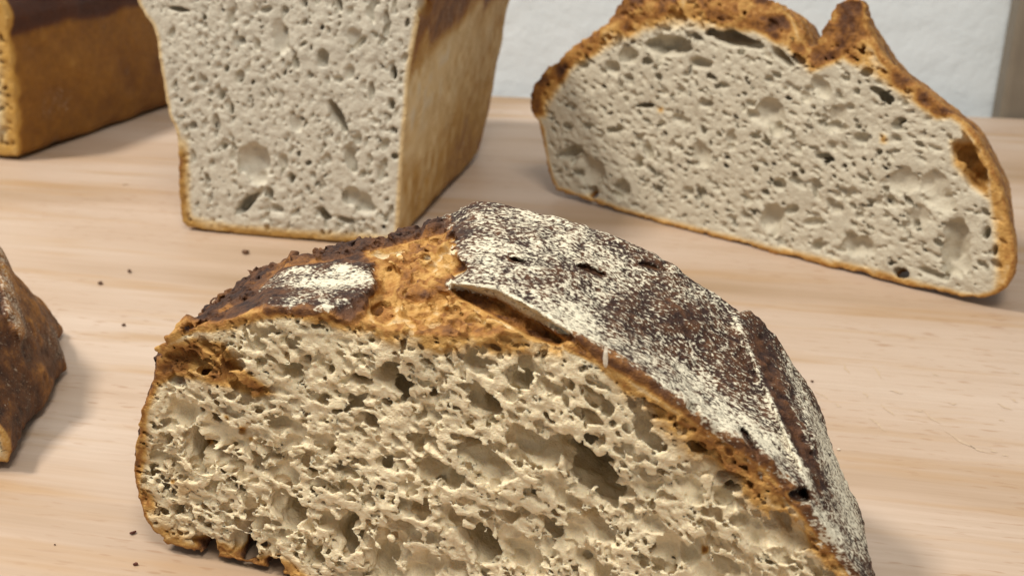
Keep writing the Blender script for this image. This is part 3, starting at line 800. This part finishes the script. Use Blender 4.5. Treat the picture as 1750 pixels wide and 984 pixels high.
def wall_mat():
    m, nt, b = new_mat('wall_plaster')
    tc = nt.nodes.new('ShaderNodeTexCoord').outputs['Object']
    n = noise_n(nt, tc, 60, 4); n2 = noise_n(nt, tc, 12, 2)
    col = ramp(nt, n2, [(0.3, (0.64, 0.69, 0.71)), (0.7, (0.73, 0.77, 0.785))])
    nt.links.new(col, b.inputs['Base Color']); b.inputs['Roughness'].default_value = .8
    bp = N(nt, 'ShaderNodeBump'); bp.inputs['Strength'].default_value = .5; bp.inputs['Distance'].default_value = .003
    nt.links.new(n, bp.inputs['Height']); nt.links.new(bp.outputs[0], b.inputs['Normal'])
    return m
wc = E0 - bu * 1.2 - bw * 0.028
wall = mesh_obj('wall', box_pts(wc, bu, -bw, -0.4, 1.2, 2.6, 0.08), BF, wall_mat())
wall['kind'] = 'structure'; tag(wall, 'cool white rough plastered wall behind the board', 'wall')

def post_mat():
    m, nt, b = new_mat('post_paint')
    tc = nt.nodes.new('ShaderNodeTexCoord').outputs['Object']
    n = noise_n(nt, tc, 25, 3)
    nt.links.new(ramp(nt, n, [(0.3, (0.15, 0.12, 0.085)), (0.7, (0.20, 0.165, 0.12))]), b.inputs['Base Color']); b.inputs['Roughness'].default_value = .6
    return m
pp = ground(1712, 203)
pc = E0 + bu * float((pp - E0) @ bu) - bw * 0.003
post = mesh_obj('wooden_post', box_pts(pc, bu, -bw, -0.4, 0.9, 0.10, 0.0249), BF, post_mat()); bevel(post, .004)
tag(post, 'grey brown wooden upright against the wall at the board edge', 'post')

# =================================================================== crumbs and marks on the board
def plain(name, c1, c2, rough=.7):
    m, nt, b = new_mat(name)
    tc = nt.nodes.new('ShaderNodeTexCoord').outputs['Object']
    nt.links.new(ramp(nt, noise_n(nt, tc, 1200, 2), [(0.35, c1), (0.65, c2)]), b.inputs['Base Color']); b.inputs['Roughness'].default_value = rough
    return m
DK = plain('crumb_dark', (0.05, 0.022, 0.010), (0.16, 0.075, 0.03)); RD = plain('crumb_red', (0.06, 0.012, 0.006), (0.14, 0.035, 0.015)); PL = plain('crumb_pale', (0.6, 0.5, 0.36), (0.75, 0.68, 0.55))
import bmesh
def lump(name, px, py, ln, wd, ht, rot, mat, label, cat='crumb', group=None, seed=0, z=0.0, loc=None):
    rr = random.Random(seed)
    bm = bmesh.new(); bmesh.ops.create_icosphere(bm, subdivisions=2, radius=1.0)
    for v in bm.verts:
        k = 1 + .28 * math.sin(3.1 * v.co.x + seed) * math.cos(2.7 * v.co.y + seed * 2) + rr.uniform(-.14, .14)
        v.co *= k
        v.co.x *= ln; v.co.y *= wd; v.co.z *= ht
    zm = min(v.co.z for v in bm.verts)
    for v in bm.verts: v.co.z -= zm
    me = bpy.data.meshes.new(name); bm.to_mesh(me); bm.free()
    me.materials.append(mat)
    o = bpy.data.objects.new(name, me); COL.objects.link(o)
    g = ground(px, py) if loc is None else loc
    o.location = (g[0], g[1], z); o.rotation_euler = (0, 0, R(rot))
    tag(o, label, cat, group)
    return o
mmv = .001
crs = [(420,434,1.5,1.2,1.0,10,DK,'largest dark round crumb, just before the pale tin loaf'),
       (172,486,.9,.9,.7,0,DK,'dark crumb lying beside the tan grain streak on the board'),
       (222,466,.8,.75,.7,0,DK,'small dark brown crumb left of the pale tin loaf'),
       (212,557,.7,.6,.5,0,DK,'tiny dark crumb between the rye loaf and the floured half'),
       (228,912,1.1,.42,.4,38,RD,'elongated dark red crust flake beside the floured half'),
       (232,965,.62,.5,.4,-15,RD,'small dark red crust bit near the corner of the floured half'),
       (1388,653,.5,.45,.4,0,DK,'single small brown crumb right of the floured half'),
       (1433,769,.4,.35,.3,0,PL,'tiny pale crumb close to the right flank of floured half'),
       (94,931,.28,.22,.2,0,DK,'minute dark speck on the board below the rye loaf'),
       (215,316,1.3,1.0,.25,0,plain('crumb_tan', (.30,.20,.12), (.40,.28,.18)),'flat tan crumb between the dark tin loaf and pale tin loaf')]
for i, (px, py, a, b_, h, r_, m_, lb) in enumerate(crs):
    lump('crumb', px, py, a * mmv, b_ * mmv, h * mmv, r_, m_, lb, seed=i + 1)

# white flake standing on the crust edge of the front loaf
near = np.nonzero((np.abs(FRONT.vpx - 1032) < 4) & (np.abs(FRONT.vpy - 638) < 4))[0]
fe = FRONT.co[near[FRONT.co[near, 1].argmin()]]          # the surface that shows there
fx, fy, fz = FRONT.world(fe[0], fe[1], fe[2] - 0.6)
flake = lump('flour_flake', 0, 0, .45 * mmv, .4 * mmv, 2.7 * mmv, 0, PL, 'thin pale flake standing upright on the crust edge of the floured half', 'flake', seed=21, z=fz, loc=(fx, fy))

# knife cuts pressed into the board: thin dark slivers, parts of the board
CUT = plain('cut_wood', (0.44, 0.32, 0.22), (0.50, 0.38, 0.27), .8)
cuts = [(1500,636,14,55),(1446,630,10,60),(1404,675,14,30),(1480,675,6,50),(1432,693,6,30),(1516,700,16,40),(1532,670,12,15),(1500,725,18,40),(1570,702,7,10),(1590,712,20,38),(1628,690,8,5),
        (1640,752,30,30),(1672,768,16,22),(1697,770,7,35),(1718,778,6,20),(1716,695,14,25),(1733,684,8,30),(1735,637,7,20),(1598,640,5,30),(1712,718,5,20)]
board_inv = board.matrix_world.inverted()
for (px, py, ln, an) in cuts:
    a = ground(px - ln * math.cos(R(an)), py - ln * math.sin(R(an))); b_ = ground(px + ln * math.cos(R(an)), py + ln * math.sin(R(an)))
    dv = b_ - a; nv = np.array([-dv[1], dv[0]]); nv /= np.linalg.norm(nv)
    K = 7; top = []; bot = []
    for i in range(K):
        t = i / (K - 1); w = .0005 * math.sin(math.pi * (t * .9 + .05)) * (1 + .3 * math.sin(px + 5 * i))
        c = a + dv * t + nv * .0003 * math.sin(i * 1.3 + px)
        top.append((*(c + nv * w), .00012)); bot.append((*(c - nv * w), .00012))
    fs = [(i, K + i, K + i + 1, i + 1) for i in range(K - 1)]
    mesh_obj('cut_mark', top + bot, fs, CUT, board)
print('script %.1fs' % (time.time() - T0))
